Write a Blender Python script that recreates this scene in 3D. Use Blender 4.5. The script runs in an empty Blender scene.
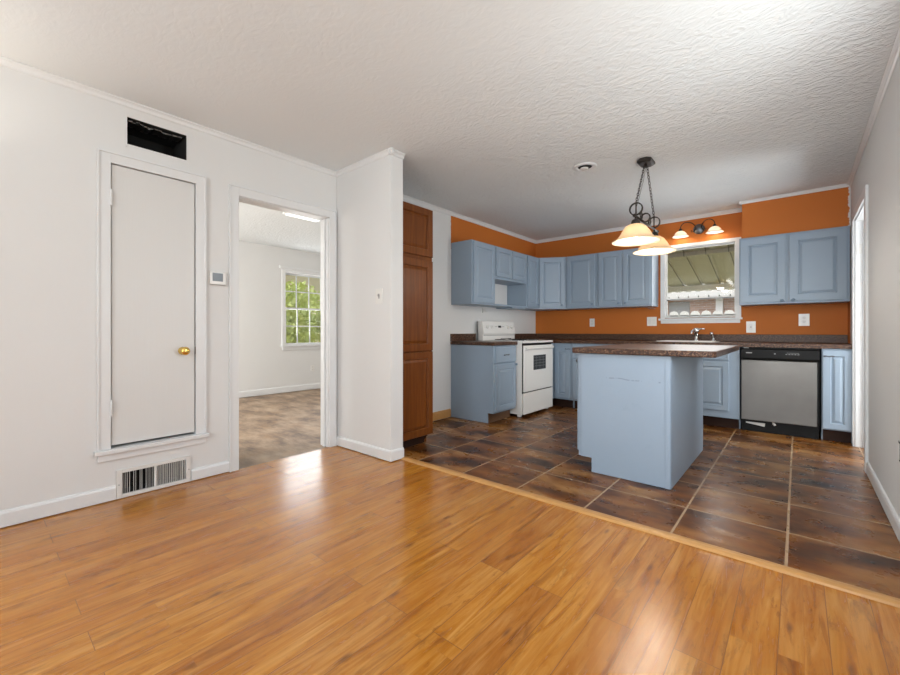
import bpy, bmesh, math, random
from mathutils import Vector, Matrix
random.seed(7)
S = bpy.context.scene
C = S.collection
PI = math.pi
R = math.radians

# ---------------------------------------------------------------- camera
FPX = 408.7
cd = bpy.data.cameras.new('camera'); cam = bpy.data.objects.new('camera', cd); C.objects.link(cam)
cd.sensor_width = 36; cd.lens = FPX / 900 * 36; cd.shift_y = -6.5 / 900; cd.clip_start = .05; cd.clip_end = 200
cam.location = (0, 0, 1.023); cam.rotation_euler = (PI / 2, 0, math.atan(348 / 408.7))
S.camera = cam

# ---------------------------------------------------------------- light
w = bpy.data.worlds.new('world'); S.world = w; w.use_nodes = True
nt = w.node_tree; bg = nt.nodes['Background']
sky = nt.nodes.new('ShaderNodeTexSky'); sky.sky_type = 'NISHITA'; sky.sun_disc = False
sky.sun_elevation = R(48); sky.sun_rotation = R(200); sky.air_density = 1.3; sky.dust_density = 2.5
nt.links.new(sky.outputs[0], bg.inputs[0]); bg.inputs[1].default_value = .22
S.view_settings.view_transform = 'Standard'; S.view_settings.look = 'None'
S.view_settings.gamma = 1; S.view_settings.use_curve_mapping = False; S.view_settings.exposure = 0.1
def light(name, kind, loc, rot, power, col=(1, 1, 1), size=None, sy=None, rad=.05, spread=None):
    l = bpy.data.lights.new(name, kind); l.energy = power; l.color = col
    if kind == 'AREA':
        l.shape = 'RECTANGLE'; l.size = size; l.size_y = sy or size
        if spread: l.spread = spread
    elif kind != 'SUN': l.shadow_soft_size = rad
    o = bpy.data.objects.new(name, l); o.location = loc; o.rotation_euler = rot; C.objects.link(o); return o
s_ = light('sun', 'SUN', (0, 0, 10), Vector((-.28, -1, -1.15)).to_track_quat('-Z', 'Y').to_euler(), 4.5, (1, .95, .86)); s_.data.angle = R(1)
# daylight: kitchen and bedroom lights sit in visible windows; the rest are added fill
light('added_fill_rear', 'AREA', (-.52, -2.68, 1.45), (-PI / 2 - R(10), 0, PI), 47, (.88, .94, 1), 1.44, 1.44, spread=R(130))  # fill through an invented opening behind the camera
light('added_fill_side', 'AREA', (.46, 1.85, 1.48), (0, PI / 2 - R(7), -R(32)), 29, (.92, .96, 1), 1.22, 1.16)  # fill through a window added out of frame to brighten the kitchen
light('added_fill_left', 'AREA', (-3.20, -1.4, 1.45), (0, -PI / 2, 0), 30, (.90, .95, 1), 1.4, 1.3)  # fill through an added left window, brightens the right wall
light('window_daylight_kitchen', 'AREA', (-.925, 5.86, 1.64), (-PI / 2, 0, 0), 9, (.95, .98, 1), .68, .8)
light('added_fill_hall', 'AREA', (1.54, 4.50, 1.3), (0, PI / 2 + R(10), R(14)), 58, (.93, .97, 1), 1.9, .7)  # added fill for the kitchen; the hall has no window
light('window_daylight_bedroom', 'AREA', (-6.56, 3.85, 1.4), (0, -PI / 2, 0), 22, (.95, .98, 1), .88, 1.15)
light('added_fill_bedroom_rear', 'AREA', (-5.0, -1.04, 1.45), (-PI / 2, 0, PI), 165, (1, .98, .95), 1.8, 1.3)  # added fill from an unseen opening, brightens the bedroom

# ---------------------------------------------------------------- materials
def mat(name, col, rough=.5, metal=0, **k):
    m = bpy.data.materials.new(name); m.use_nodes = True
    b = m.node_tree.nodes['Principled BSDF']
    b.inputs['Base Color'].default_value = (*col, 1); b.inputs['Roughness'].default_value = rough
    b.inputs['Metallic'].default_value = metal
    if 'spec' in k: b.inputs['Specular IOR Level'].default_value = k['spec']
    if 'coat' in k: b.inputs['Coat Weight'].default_value = k['coat']; b.inputs['Coat Roughness'].default_value = k.get('cr', .15)
    if 'emit' in k:
        b.inputs['Emission Color'].default_value = (*k['emit'], 1); b.inputs['Emission Strength'].default_value = k['es']
    return m
class N:
    def __init__(s, m): s.t = m.node_tree; s.b = s.t.nodes['Principled BSDF']
    def n(s, typ, ins=None, **props):
        x = s.t.nodes.new('ShaderNode' + typ)
        for k, v in props.items(): setattr(x, k, v)
        for k, v in (ins or {}).items():
            if isinstance(v, bpy.types.NodeSocket): s.t.links.new(v, x.inputs[k])
            else: x.inputs[k].default_value = v
        return x
    def l(s, a, b): s.t.links.new(a, b)
    def ramp(s, fac, stops):
        x = s.t.nodes.new('ShaderNodeValToRGB'); e = x.color_ramp.elements
        while len(e) < len(stops): e.new(.5)
        for q, (p, c) in zip(e, stops): q.position = p; q.color = (*c, 1)
        s.l(fac, x.inputs[0]); return x.outputs[0]
    def mix(s, f, a, b, typ='MIX'):
        x = s.t.nodes.new('ShaderNodeMix'); x.data_type = 'RGBA'; x.blend_type = typ
        for i, v in ((0, f), (6, a), (7, b)):
            if isinstance(v, bpy.types.NodeSocket): s.l(v, x.inputs[i])
            else: x.inputs[i].default_value = v if i == 0 else (*v, 1)
        return x.outputs[2]
    def m(s, op, a, b=0, c=0):
        x = s.t.nodes.new('ShaderNodeMath'); x.operation = op
        for i, v in enumerate((a, b, c)):
            if isinstance(v, bpy.types.NodeSocket): s.l(v, x.inputs[i])
            else: x.inputs[i].default_value = v
        return x.outputs[0]
    def co(s): return s.n('TexCoord').outputs['Object']
    def noise(s, vec, scale, detail=4, rough=.5, dist=0):
        return s.n('TexNoise', {'Vector': vec, 'Scale': scale, 'Detail': detail, 'Roughness': rough, 'Distortion': dist}).outputs[0]
    def mapv(s, vec, scale): return s.n('Mapping', {'Vector': vec, 'Scale': scale}).outputs[0]
    def bump(s, h, strength, dist=.01):
        b = s.n('Bump', {'Height': h, 'Strength': strength, 'Distance': dist}); s.l(b.outputs[0], s.b.inputs['Normal']); return b

WALL = (.72, .72, .70); ORANGE = (.52, .185, .035)
def wall_mat(name, mask=None, invert_all=False):
    m = mat(name, WALL, .62, spec=.3); g = N(m); co = g.co()
    base = g.mix(g.noise(co, 1.3, 3), (.70, .70, .69), (.735, .737, .727))
    if invert_all: base = g.mix(g.noise(co, 1.1, 3), (.50, .140, .020), (.55, .165, .027))
    if mask:
        x = g.n('SeparateXYZ', {0: co}).outputs
        rag = g.m('MULTIPLY', g.m('SUBTRACT', g.noise(g.mapv(co, (1, 1, 1)), 28, 4), .5), mask[2])
        y = g.m('GREATER_THAN', g.m('ADD', x[1], rag), mask[0]); z = g.m('GREATER_THAN', x[2], mask[1])
        f = g.m('MULTIPLY', y, z)
        base = g.mix(f, base, g.mix(g.noise(co, 1.1, 3), (.50, .140, .020), (.55, .165, .027)))
    g.l(base, g.b.inputs['Base Color'])
    g.bump(g.noise(g.mapv(co, (1, 1, .35)), 60, 3), .12, .004)
    return m
M = {}
M['wall'] = wall_mat('white_wall_paint')
M['wall_left'] = wall_mat('white_and_orange_wall_paint', (3.715, 2.0, .02))
M['wall_right'] = wall_mat('white_and_orange_side_paint', (5.50, .0, .10))
M['orange'] = wall_mat('orange_wall_paint', invert_all=True)
m = M['orange_soffit'] = mat('orange_soffit_paint', ORANGE, .62, spec=.3); g = N(m); co = g.co()
sx_ = g.n('SeparateXYZ', {0: co}).outputs
rg = g.m('GREATER_THAN', g.m('ADD', sx_[0], g.m('MULTIPLY', g.m('SUBTRACT', g.noise(g.mapv(co, (1, 1, 1)), 22, 4, .7), .5), .075)), .372)
g.l(g.mix(rg, g.mix(g.noise(co, 1.1, 3), (.50, .140, .020), (.55, .165, .027)), (.68, .68, .67)), g.b.inputs['Base Color'])
M['trim'] = mat('white_trim_gloss', (.735, .745, .745), .35)
M['door'] = mat('white_door_paint', (.68, .68, .665), .42)
g = N(M['door']); g.bump(g.noise(g.mapv(g.co(), (6, 6, .4)), 12, 3), .08, .003)
# ceiling: stomped texture
m = M['ceil'] = mat('stomped_ceiling', (.80, .79, .77), .8, spec=.15); g = N(m); co = g.co()
n1 = g.noise(g.mapv(co, (1, 1.5, 1)), 15, 3, .5, 1.4); n2 = g.noise(co, 9, 3, .6, .8)
v = g.n('TexVoronoi', {'Vector': co, 'Scale': 34.0, 'Randomness': 1.0}, feature='SMOOTH_F1').outputs[0]
yk = g.n('MapRange', {0: g.n('SeparateXYZ', {0: co}).outputs[1], 1: 1.6, 2: 3.4, 3: .16, 4: 2.2}).outputs[0]
n3 = g.noise(g.mapv(co, (1, 1.6, 1)), 11, 2, .5, 2.2)
g.bump(g.m('MULTIPLY', yk, g.m('ADD', g.m('ADD', g.m('MULTIPLY', n1, .5), g.m('MULTIPLY', n3, 1.0)), g.m('MULTIPLY', v, .25))), .42, .016)
g.l(g.mix(g.noise(co, .8, 2), (.74, .77, .78), (.80, .83, .84)), g.b.inputs['Base Color'])
# laminate
m = M['lam'] = mat('honey_oak_laminate', (.5, .25, .09), .3, coat=.25, cr=.22); g = N(m); co = g.co()
sx = g.n('SeparateXYZ', {0: co}).outputs
v2 = g.n('CombineXYZ', {0: sx[1], 1: sx[0], 2: 0.0}).outputs[0]
def brick(vec, bw, rh, mort, off=.5, c1=(0, 0, 0), c2=(1, 1, 1), cm=(.5, .5, .5), sm=.1):
    b = g.n('TexBrick', {'Vector': vec, 'Color1': (*c1, 1), 'Color2': (*c2, 1), 'Mortar': (*cm, 1), 'Scale': 1.0, 'Mortar Size': mort,
                         'Mortar Smooth': sm, 'Bias': 0.0, 'Brick Width': bw, 'Row Height': rh})
    b.offset = off; return b
vv = g.n('VectorMath', {0: v2, 1: (3.37, 5.0 + .041 - .0, 0)}, operation='ADD').outputs[0]
bk = brick(vv, 1.21, .128, .0012, .37)
seed = bk.outputs['Color']
bk2 = brick(g.n('VectorMath', {0: vv, 1: (.5, 0, 0)}, operation='ADD').outputs[0], 1.21, .064, .0004, .43)
sd = g.n('VectorMath', {0: g.n('CombineXYZ', {0: g.m('MULTIPLY', seed, 17.0), 1: g.m('MULTIPLY', seed, 31.0), 2: g.m('MULTIPLY', bk2.outputs['Color'], 3.0)}).outputs[0], 1: co}, operation='ADD').outputs[0]
grain = g.noise(g.mapv(sd, (13, 1.1, 1)), 1.8, 6, .6, 1.2)
fine = g.noise(g.mapv(sd, (120, 4, 1)), 1.6, 3, .6)
wv = g.n('TexWave', {'Vector': g.mapv(sd, (7, .55, 1)), 'Scale': 1.5, 'Distortion': 11.0, 'Detail': 3.0, 'Detail Scale': 1.0}, wave_type='BANDS', bands_direction='X').outputs[1]
col = g.ramp(grain, [(.30, (.40, .165, .058)), (.45, (.56, .265, .095)), (.56, (.66, .345, .135)), (.70, (.76, .44, .19))])
col = g.mix(g.m('MULTIPLY', g.ramp(wv, [(.45, (0, 0, 0)), (.95, (1, 1, 1))]), .2), col, (.40, .165, .055))
col = g.mix(g.m('MULTIPLY', fine, .16), col, (.36, .14, .045))
col = g.mix(.8, col, g.ramp(seed, [(0, (.80, .70, .66)), (.3, (.94, .86, .80)), (.6, (1, .95, .82)), (1, (1, 1, .98))]), 'MULTIPLY')
col = g.mix(.5, col, g.ramp(bk2.outputs['Color'], [(0, (.84, .76, .70)), (.5, (.95, .92, .88)), (1, (1, 1, 1))]), 'MULTIPLY')
dk = g.ramp(g.noise(g.mapv(sd, (9, 1.5, 1)), 2.0, 6, .72, .9), [(.54, (0, 0, 0)), (.70, (1, 1, 1))])
fl = g.ramp(g.noise(g.mapv(sd, (30, 7, 1)), 1.7, 4, .65, .3), [(.60, (0, 0, 0)), (.70, (1, 1, 1))])
area = g.ramp(g.noise(g.mapv(sd, (2.2, .9, 1)), 1.6, 3), [(.42, (0, 0, 0)), (.62, (1, 1, 1))])
col = g.mix(g.m('MULTIPLY', g.m('MULTIPLY', fl, area), .6), col, (.22, .080, .028))
col = g.mix(g.m('MULTIPLY', dk, .68), col, (.16, .065, .028))
col = g.n('HueSaturation', {'Saturation': 1.13, 'Value': .84, 'Color': col}).outputs[0]
kn = g.n('TexVoronoi', {'Vector': g.mapv(co, (3.0, .9, 1)), 'Scale': 1.5}, feature='F1', voronoi_dimensions='2D').outputs[0]
col = g.mix(g.ramp(kn, [(.010, (.7,) * 3), (.055, (0, 0, 0))]), col, (.11, .04, .018))
col = g.mix(g.m('MULTIPLY', bk2.outputs['Fac'], .35), col, (.20, .08, .03))
col = g.mix(g.m('MULTIPLY', bk.outputs['Fac'], .8), col, (.14, .055, .02))
g.l(col, g.b.inputs['Base Color'])
g.l(g.ramp(grain, [(.3, (.30,) * 3), (.7, (.19,) * 3)]), g.b.inputs['Roughness'])
g.bump(g.m('SUBTRACT', g.m('MULTIPLY', g.noise(g.mapv(co, (1, 1, 1)), 14, 3), .25), bk.outputs['Fac']), .1, .003)
# tiles
m = M['tile'] = mat('brown_slate_look_tile', (.1, .05, .03), .24, spec=.30); g = N(m); co = g.co()
tv = g.n('VectorMath', {0: co, 1: (4.5 + .04, 4.5 - 2.69, 0)}, operation='ADD').outputs[0]
bk = brick(tv, .45, .45, .0062, 0, sm=.3)
sd = g.n('VectorMath', {0: g.n('CombineXYZ', {0: g.m('MULTIPLY', bk.outputs['Color'], 9.0), 1: g.m('MULTIPLY', bk.outputs['Color'], 5.0), 2: 0.0}).outputs[0], 1: co}, operation='ADD').outputs[0]
n = g.noise(g.mapv(sd, (1.0, 2.1, 1)), 2.2, 5, .55, 0)
col = g.ramp(n, [(.34, (.022, .012, .008)), (.45, (.075, .034, .017)), (.54, (.17, .082, .038)), (.66, (.31, .175, .085))])
n2 = g.noise(g.mapv(sd, (1.0, 1.6, 1)), 4.5, 4, .5, 0)
col = g.mix(g.ramp(n2, [(.42, (0, 0, 0)), (.78, (.6,) * 3)]), col, (.22, .085, .035))
col = g.n('HueSaturation', {'Saturation': 1.18, 'Value': 1.12, 'Color': col}).outputs[0]
col = g.mix(bk.outputs['Fac'], col, (.42, .28, .16))
g.l(col, g.b.inputs['Base Color'])
g.l(g.ramp(g.noise(sd, 9, 3), [(.3, (.24,) * 3), (.7, (.36,) * 3)]), g.b.inputs['Roughness'])
g.bump(g.m('SUBTRACT', g.m('ADD', g.m('MULTIPLY', n2, .5), g.m('MULTIPLY', g.noise(co, 13, 2, .5), .12)), bk.outputs['Fac']), .2, .005)
# subfloor
m = M['sub'] = mat('bare_stained_subfloor', (.3, .2, .13), .6); g = N(m); co = g.co()
n = g.noise(g.mapv(co, (1, 2.2, 1)), 2.0, 8, .68, .15)
col = g.ramp(n, [(.33, (.10, .068, .048)), (.47, (.24, .165, .11)), (.57, (.36, .26, .175)), (.72, (.50, .38, .27))])
col = g.mix(g.ramp(g.noise(co, 5, 5, .7), [(.5, (0, 0, 0)), (.75, (.5,) * 3)]), col, (.40, .23, .11))
g.l(col, g.b.inputs['Base Color'])
# cabinets
m = M['blue'] = mat('dusty_blue_cabinet_paint', (.27, .37, .48), .42); g = N(m); co = g.co()
g.l(g.mix(g.noise(g.mapv(co, (1, 1, .5)), 3, 3), (.272, .348, .432), (.302, .380, .465)), g.b.inputs['Base Color'])
g.bump(g.noise(g.mapv(co, (20, 20, 3)), 6, 3), .05, .002)
m = M['scuffed'] = mat('scuffed_blue_paint', (.3, .38, .47), .42); g = N(m); co = g.co(); zz = g.n('SeparateXYZ', {0: co}).outputs[2]
bd = g.m('LESS_THAN', g.m('ABSOLUTE', g.m('SUBTRACT', g.m('ADD', zz, g.m('MULTIPLY', g.noise(co, 5, 2), .03)), .703)), .0035)
sc_ = g.m('MULTIPLY', bd, g.m('GREATER_THAN', g.noise(g.mapv(co, (1, 1, .3)), 14, 4, .7), .52))
bc = g.mix(g.noise(co, 3, 3), (.272, .348, .432), (.302, .380, .465))
bc = g.mix(g.ramp(g.noise(co, 7, 5, .7), [(.60, (0, 0, 0)), (.75, (.28,) * 3)]), bc, (.21, .28, .35))
g.l(g.mix(g.m('MULTIPLY', sc_, .55), bc, (.14, .17, .20)), g.b.inputs['Base Color'])
m = M['cherry'] = mat('cherry_stained_wood', (.25, .07, .02), .32, spec=.3); g = N(m); co = g.co()
gr = g.noise(g.mapv(co, (30, 30, 1.5)), 1.3, 6, .6, .5); bl = g.noise(g.mapv(co, (4, 4, 1.2)), 1.2, 4)
col = g.ramp(gr, [(.25, (.045, .011, .002)), (.5, (.115, .030, .005)), (.75, (.20, .062, .010))])
g.l(g.mix(g.m('MULTIPLY', bl, .5), col, (.26, .085, .018)), g.b.inputs['Base Color'])
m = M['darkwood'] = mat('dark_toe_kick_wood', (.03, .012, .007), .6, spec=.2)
M['oakdark'] = mat('brown_toe_board', (.13, .065, .03), .5)
m = M['oak'] = mat('golden_oak_strip', (.52, .27, .08), .38); g = N(m); co = g.co()
g.l(g.mix(g.noise(g.mapv(co, (2, 30, 30)), 3, 4), (.42, .20, .055), (.62, .34, .12)), g.b.inputs['Base Color'])
m = M['counter'] = mat('speckled_brown_laminate', (.1, .06, .04), .38, spec=.3); g = N(m); co = g.co()
n = g.noise(co, 120, 3, .7); n2 = g.noise(co, 45, 4, .7)
col = g.ramp(n, [(.38, (.012, .007, .006)), (.48, (.060, .026, .015)), (.55, (.13, .060, .033)), (.66, (.34, .22, .14))])
g.l(g.mix(g.m('MULTIPLY', n2, .45), col, (.030, .015, .011)), g.b.inputs['Base Color'])
m = M['enamel'] = mat('white_enamel', (.80, .79, .76), .22)
M['enamel2'] = mat('offwhite_plastic', (.72, .71, .68), .4)
m = M['steel'] = mat('brushed_stainless', (.40, .39, .37), .34, .85); g = N(m); co = g.co()
n = g.noise(g.mapv(co, (1, 1, 60)), 6, 3)
g.l(g.ramp(n, [(.3, (.28,) * 3), (.7, (.42,) * 3)]), g.b.inputs['Roughness'])
g.l(g.mix(g.noise(co, 4, 4, .6), (.13, .124, .115), (.19, .182, .17)), g.b.inputs['Base Color'])
M['black'] = mat('black_plastic', (.008, .008, .008), .4, spec=.15)
M['dark'] = mat('dark_void', (.012, .011, .010), .8)
M['grey'] = mat('grey_marking', (.36, .36, .36), .5)
M['chrome'] = mat('chrome', (.75, .75, .75), .12, 1)
M['brass'] = mat('polished_brass', (.80, .55, .16), .18, 1)
M['iron'] = mat('dark_bronze_iron', (.045, .038, .033), .4, .6)
M['bluemetal'] = mat('blue_painted_knob', (.20, .28, .37), .35)
M['pewter'] = mat('aged_pewter', (.16, .17, .18), .35, .8)
M['foil'] = mat('silver_foil', (.22, .21, .20), .35, 1)
M['winblack'] = mat('oven_window_glass', (.05, .05, .05), .08)
M['ovenglass'] = mat('oven_mesh', (.10, .10, .095), .3)
M['brickext'] = mat('exterior_brick', (.45, .3, .22), .8); g = N(M['brickext']); co = g.co()
b = brick(g.n('CombineXYZ', {0: g.n('SeparateXYZ', {0: co}).outputs[0], 1: g.n('SeparateXYZ', {0: co}).outputs[2], 2: 0.0}).outputs[0], .22, .075, .006, .5, (.44, .27, .20), (.58, .38, .29), (.6, .54, .5))
g.l(b.outputs[0], g.b.inputs['Base Color'])
m = M['corr'] = mat('weathered_patio_roof', (.30, .30, .24), .6); g = N(m); co = g.co()
bs = brick(g.n('VectorMath', {0: co, 1: (3.2, 5, 0)}, operation='ADD').outputs[0], .30, 8.0, .010, 0, sm=.5)
g.l(g.mix(g.m('MULTIPLY', bs.outputs['Fac'], .8), g.mix(g.noise(g.mapv(co, (1, 1, 1)), 9, 6, .7), (.32, .31, .24), (.54, .53, .43)), (.07, .065, .05)), g.b.inputs['Base Color'])
M['roofgrn'] = mat('grey_green_shingles', (.20, .20, .15), .8)
M['extwhite'] = mat('exterior_white', (.8, .8, .78), .5)
M['cream'] = mat('cream_siding', (.75, .62, .40), .7)
m = M['leaf'] = mat('sunlit_leaves', (.16, .30, .04), .5); g = N(m); co = g.co()
g.l(g.mix(g.noise(co, 3, 4), (.30, .42, .08), (.80, .80, .28)), g.b.inputs['Base Color'])
M['bark'] = mat('tree_bark', (.10, .07, .045), .8)
m = M['ground'] = mat('dry_lawn', (.3, .28, .12), .9); g = N(m); co = g.co()
g.l(g.mix(g.noise(co, 1.2, 5), (.22, .26, .08), (.45, .38, .22)), g.b.inputs['Base Color'])
def glass(name):
    m = bpy.data.materials.new(name); m.use_nodes = True; t = m.node_tree
    for n in list(t.nodes):
        if n.type == 'BSDF_PRINCIPLED': t.nodes.remove(n)
    o = [n for n in t.nodes if n.type == 'OUTPUT_MATERIAL'][0]
    tr = t.nodes.new('ShaderNodeBsdfTransparent'); gl = t.nodes.new('ShaderNodeBsdfGlossy'); gl.inputs['Roughness'].default_value = .02
    fr = t.nodes.new('ShaderNodeFresnel'); fr.inputs[0].default_value = 1.5; mx = t.nodes.new('ShaderNodeMixShader')
    t.links.new(fr.outputs[0], mx.inputs[0]); t.links.new(tr.outputs[0], mx.inputs[1]); t.links.new(gl.outputs[0], mx.inputs[2]); t.links.new(mx.outputs[0], o.inputs[0])
    return m
M['glass'] = glass('window_glass')
def shade_glass(name, c, e):
    m = bpy.data.materials.new(name); m.use_nodes = True; t = m.node_tree
    b = t.nodes['Principled BSDF']; b.inputs['Base Color'].default_value = (*c, 1); b.inputs['Roughness'].default_value = .25
    o = [n for n in t.nodes if n.type == 'OUTPUT_MATERIAL'][0]
    tl = t.nodes.new('ShaderNodeBsdfTranslucent'); tl.inputs[0].default_value = (*e, 1); mx = t.nodes.new('ShaderNodeMixShader'); mx.inputs[0].default_value = .5
    nz = t.nodes.new('ShaderNodeTexNoise'); nz.inputs['Scale'].default_value = 11; nz.inputs['Detail'].default_value = 5
    mc = t.nodes.new('ShaderNodeMix'); mc.data_type = 'RGBA'; mc.inputs[6].default_value = (*[x * .8 for x in e], 1); mc.inputs[7].default_value = (*e, 1)
    t.links.new(nz.outputs[0], mc.inputs[0]); t.links.new(mc.outputs[2], tl.inputs[0])
    t.links.new(b.outputs[0], mx.inputs[1]); t.links.new(tl.outputs[0], mx.inputs[2]); t.links.new(mx.outputs[0], o.inputs[0]); return m
M['amber'] = shade_glass('amber_alabaster_glass', (.80, .72, .58), (.82, .66, .46))
M['opal'] = shade_glass('white_alabaster_glass', (.86, .83, .78), (.98, .92, .82))
M['bulb'] = mat('lit_bulb', (1, .9, .7), .3, emit=(1, .88, .70), es=4)
M['bulbw'] = mat('lit_white_bulb', (1, .95, .85), .3, emit=(1, .9, .76), es=5)
M['diffuser'] = mat('lit_diffuser', (1, 1, 1), .4, emit=(1, .98, .94), es=.5)

# ---------------------------------------------------------------- mesh helpers
class MB:
    def __init__(s): s.bm = bmesh.new()
    def box(s, x0, y0, z0, x1, y1, z1, mx=None):
        vs = [s.bm.verts.new(p) for p in ((x0, y0, z0), (x1, y0, z0), (x1, y1, z0), (x0, y1, z0), (x0, y0, z1), (x1, y0, z1), (x1, y1, z1), (x0, y1, z1))]
        if mx:
            for v in vs: v.co = mx @ v.co
        for f in ((0, 3, 2, 1), (4, 5, 6, 7), (0, 1, 5, 4), (1, 2, 6, 5), (2, 3, 7, 6), (3, 0, 4, 7)): s.bm.faces.new([vs[i] for i in f])
        return s
    def prism(s, pts, axis, a, b):   # pts in the two other axes (cyclic order), extruded along axis
        def P(p, t):
            if axis == 'x': return (t, p[0], p[1])
            if axis == 'y': return (p[0], t, p[1])
            return (p[0], p[1], t)
        A = [s.bm.verts.new(P(p, a)) for p in pts]; B = [s.bm.verts.new(P(p, b)) for p in pts]; n = len(pts)
        s.bm.faces.new(A); s.bm.faces.new(B[::-1])
        for i in range(n): s.bm.faces.new((A[i], B[i], B[(i + 1) % n], A[(i + 1) % n]))
        return s
    def rings(s, rings, cap0=True, cap1=True, closed=False):
        rr = [[s.bm.verts.new(p) for p in r] for r in rings]; n = len(rr[0]); k = len(rr)
        for i in range(k if closed else k - 1):
            a, b = rr[i], rr[(i + 1) % k]
            for j in range(n): s.bm.faces.new((a[j], a[(j + 1) % n], b[(j + 1) % n], b[j]))
        if not closed:
            if cap0: s.bm.faces.new(rr[0][::-1])
            if cap1: s.bm.faces.new(rr[-1])
        return s
    def tube(s, pts, r, n=8, closed=False):
        pts = [Vector(p) for p in pts]; rings = []; up = None; k = len(pts)
        for i, p in enumerate(pts):
            if closed: d = pts[(i + 1) % k] - pts[i - 1]
            else: d = pts[min(i + 1, k - 1)] - pts[max(i - 1, 0)]
            d.normalize()
            if up is None: up = d.orthogonal().normalized()
            else: up = (up - d * up.dot(d)).normalized()
            q = d.cross(up); rad = r[i] if isinstance(r, (list, tuple)) else r
            rings.append([p + (up * math.cos(2 * PI * j / n) + q * math.sin(2 * PI * j / n)) * rad for j in range(n)])
        return s.rings(rings, closed=closed)
    def lathe(s, prof, c=(0, 0, 0), n=24, mx=None, caps=True):
        c = Vector(c); rings = []
        for r, z in prof:
            ring = [Vector((r * math.cos(2 * PI * j / n), r * math.sin(2 * PI * j / n), z)) for j in range(n)]
            if mx: ring = [mx @ v for v in ring]
            rings.append([c + v for v in ring])
        return s.rings(rings, cap0=caps, cap1=caps)
    def build(s, name, m, parent=None, bevel=0, smooth=False, loc=None, seg=2):
        bmesh.ops.recalc_face_normals(s.bm, faces=s.bm.faces)
        me = bpy.data.meshes.new(name); s.bm.to_mesh(me); s.bm.free()
        me.materials.append(m if not isinstance(m, str) else M[m])
        if smooth: me.shade_smooth()
        o = bpy.data.objects.new(name, me); C.objects.link(o)
        if parent: o.parent = parent
        if loc: o.location = loc
        if bevel:
            b = o.modifiers.new('bevel', 'BEVEL'); b.width = bevel; b.segments = seg; b.limit_method = 'ANGLE'; b.angle_limit = R(35)
        return o
RX = lambda a: Matrix.Rotation(a, 3, 'X')
RY = lambda a: Matrix.Rotation(a, 3, 'Y')
def thing(name, label, cat, loc=(0, 0, 0), rz=0, group=None):
    o = bpy.data.objects.new(name, None); C.objects.link(o); o.location = loc; o.rotation_euler = (0, 0, rz); o.empty_display_size = .1
    o['label'] = label; o['category'] = cat
    if group: o['group'] = group
    return o
def tag(o, label, cat, group=None):
    o['label'] = label; o['category'] = cat
    if group: o['group'] = group
    return o
def st(o, label=None):
    o['kind'] = 'structure'
    if label: o['label'] = label
    return o
def bx(name, m, *a, parent=None, bevel=0): return MB().box(*a).build(name, m, parent, bevel)
def wall_cells(plane, t0, t1, u0, u1, z0, z1, holes):
    # plane 'x': thickness along x, u = y ; plane 'y': thickness along y, u = x
    us = sorted({u0, u1, *[h[0] for h in holes], *[h[1] for h in holes]}); zs = sorted({z0, z1, *[h[2] for h in holes], *[h[3] for h in holes]})
    b = MB(); U = list(zip(us, us[1:])); Z = list(zip(zs, zs[1:]))
    solid = lambda i, k: 0 <= i < len(U) and 0 <= k < len(Z) and not any(h[0] <= (U[i][0] + U[i][1]) / 2 <= h[1] and h[2] <= (Z[k][0] + Z[k][1]) / 2 <= h[3] for h in holes)
    def q(*ps):
        b.bm.faces.new([b.bm.verts.new((t, u, z) if plane == 'x' else (u, t, z)) for t, u, z in ps])
    for i, (a, c) in enumerate(U):
        for k, (d, e) in enumerate(Z):
            if not solid(i, k): continue
            for t in (t0, t1): q((t, a, d), (t, c, d), (t, c, e), (t, a, e))
            if not solid(i - 1, k): q((t0, a, d), (t1, a, d), (t1, a, e), (t0, a, e))
            if not solid(i + 1, k): q((t0, c, d), (t1, c, d), (t1, c, e), (t0, c, e))
            if not solid(i, k - 1): q((t0, a, d), (t1, a, d), (t1, c, d), (t0, c, d))
            if not solid(i, k + 1): q((t0, a, e), (t1, a, e), (t1, c, e), (t0, c, e))
    bmesh.ops.remove_doubles(b.bm, verts=b.bm.verts, dist=1e-5)
    return b

# ---------------------------------------------------------------- shell
LX, RXW, YB, YN, CZ, FX = -3.15, .385, 5.78, -2.6, 2.44, -6.50
st(bx('floor', 'lam', LX, YN, -.06, RXW, 2.26, 0))
st(bx('floor_kitchen', 'tile', LX, 2.26, -.06, RXW, YB, 0))
st(bx('floor_bedroom', 'sub', FX, -1, -.062, LX, 5.2, -.004))
st(bx('floor_hall', 'tile', RXW, 3.9, -.06, 1.6, 5.4, -.001))
st(bx('ceiling', 'ceil', LX - .12, YN - .12, CZ, RXW + .12, YB + .12, CZ + .08))
st(bx('ceiling_bedroom', 'ceil', FX - .12, -1.1, 2.40, LX - .12, 5.3, 2.48))
st(wall_cells('x', LX - .12, LX, YN, YB + .12, -.06, CZ, [(.545, 1.005, .315, 2.035), (.628, .95, 2.178, 2.345), (1.284, 2.05, -.06, 2.02), (.60, .945, .022, .158), (-2.05, -.75, .75, 2.15)]).build('wall_left', 'wall_left'))
st(wall_cells('x', RXW, RXW + .12, YN, YB + .12, -.06, CZ, [(4.25, 5.08, -.06, 2.0), (1.25, 2.45, .85, 2.12)]).build('wall_right', 'wall_right'))
st(wall_cells('y', YB, YB + .12, LX, RXW, -.06, CZ, [(-1.30, -.555, 1.190, 2.068)]).build('wall_back', 'orange'))
st(wall_cells('y', YN - .12, YN, LX - .12, RXW + .12, -.06, CZ, [(-1.25, .21, .72, 2.18)]).build('wall_near', 'wall'))
st(MB().box(LX, 2.13, 0, -2.42, 2.26, CZ).build('wall_partition', 'wall', bevel=.004))
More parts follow.
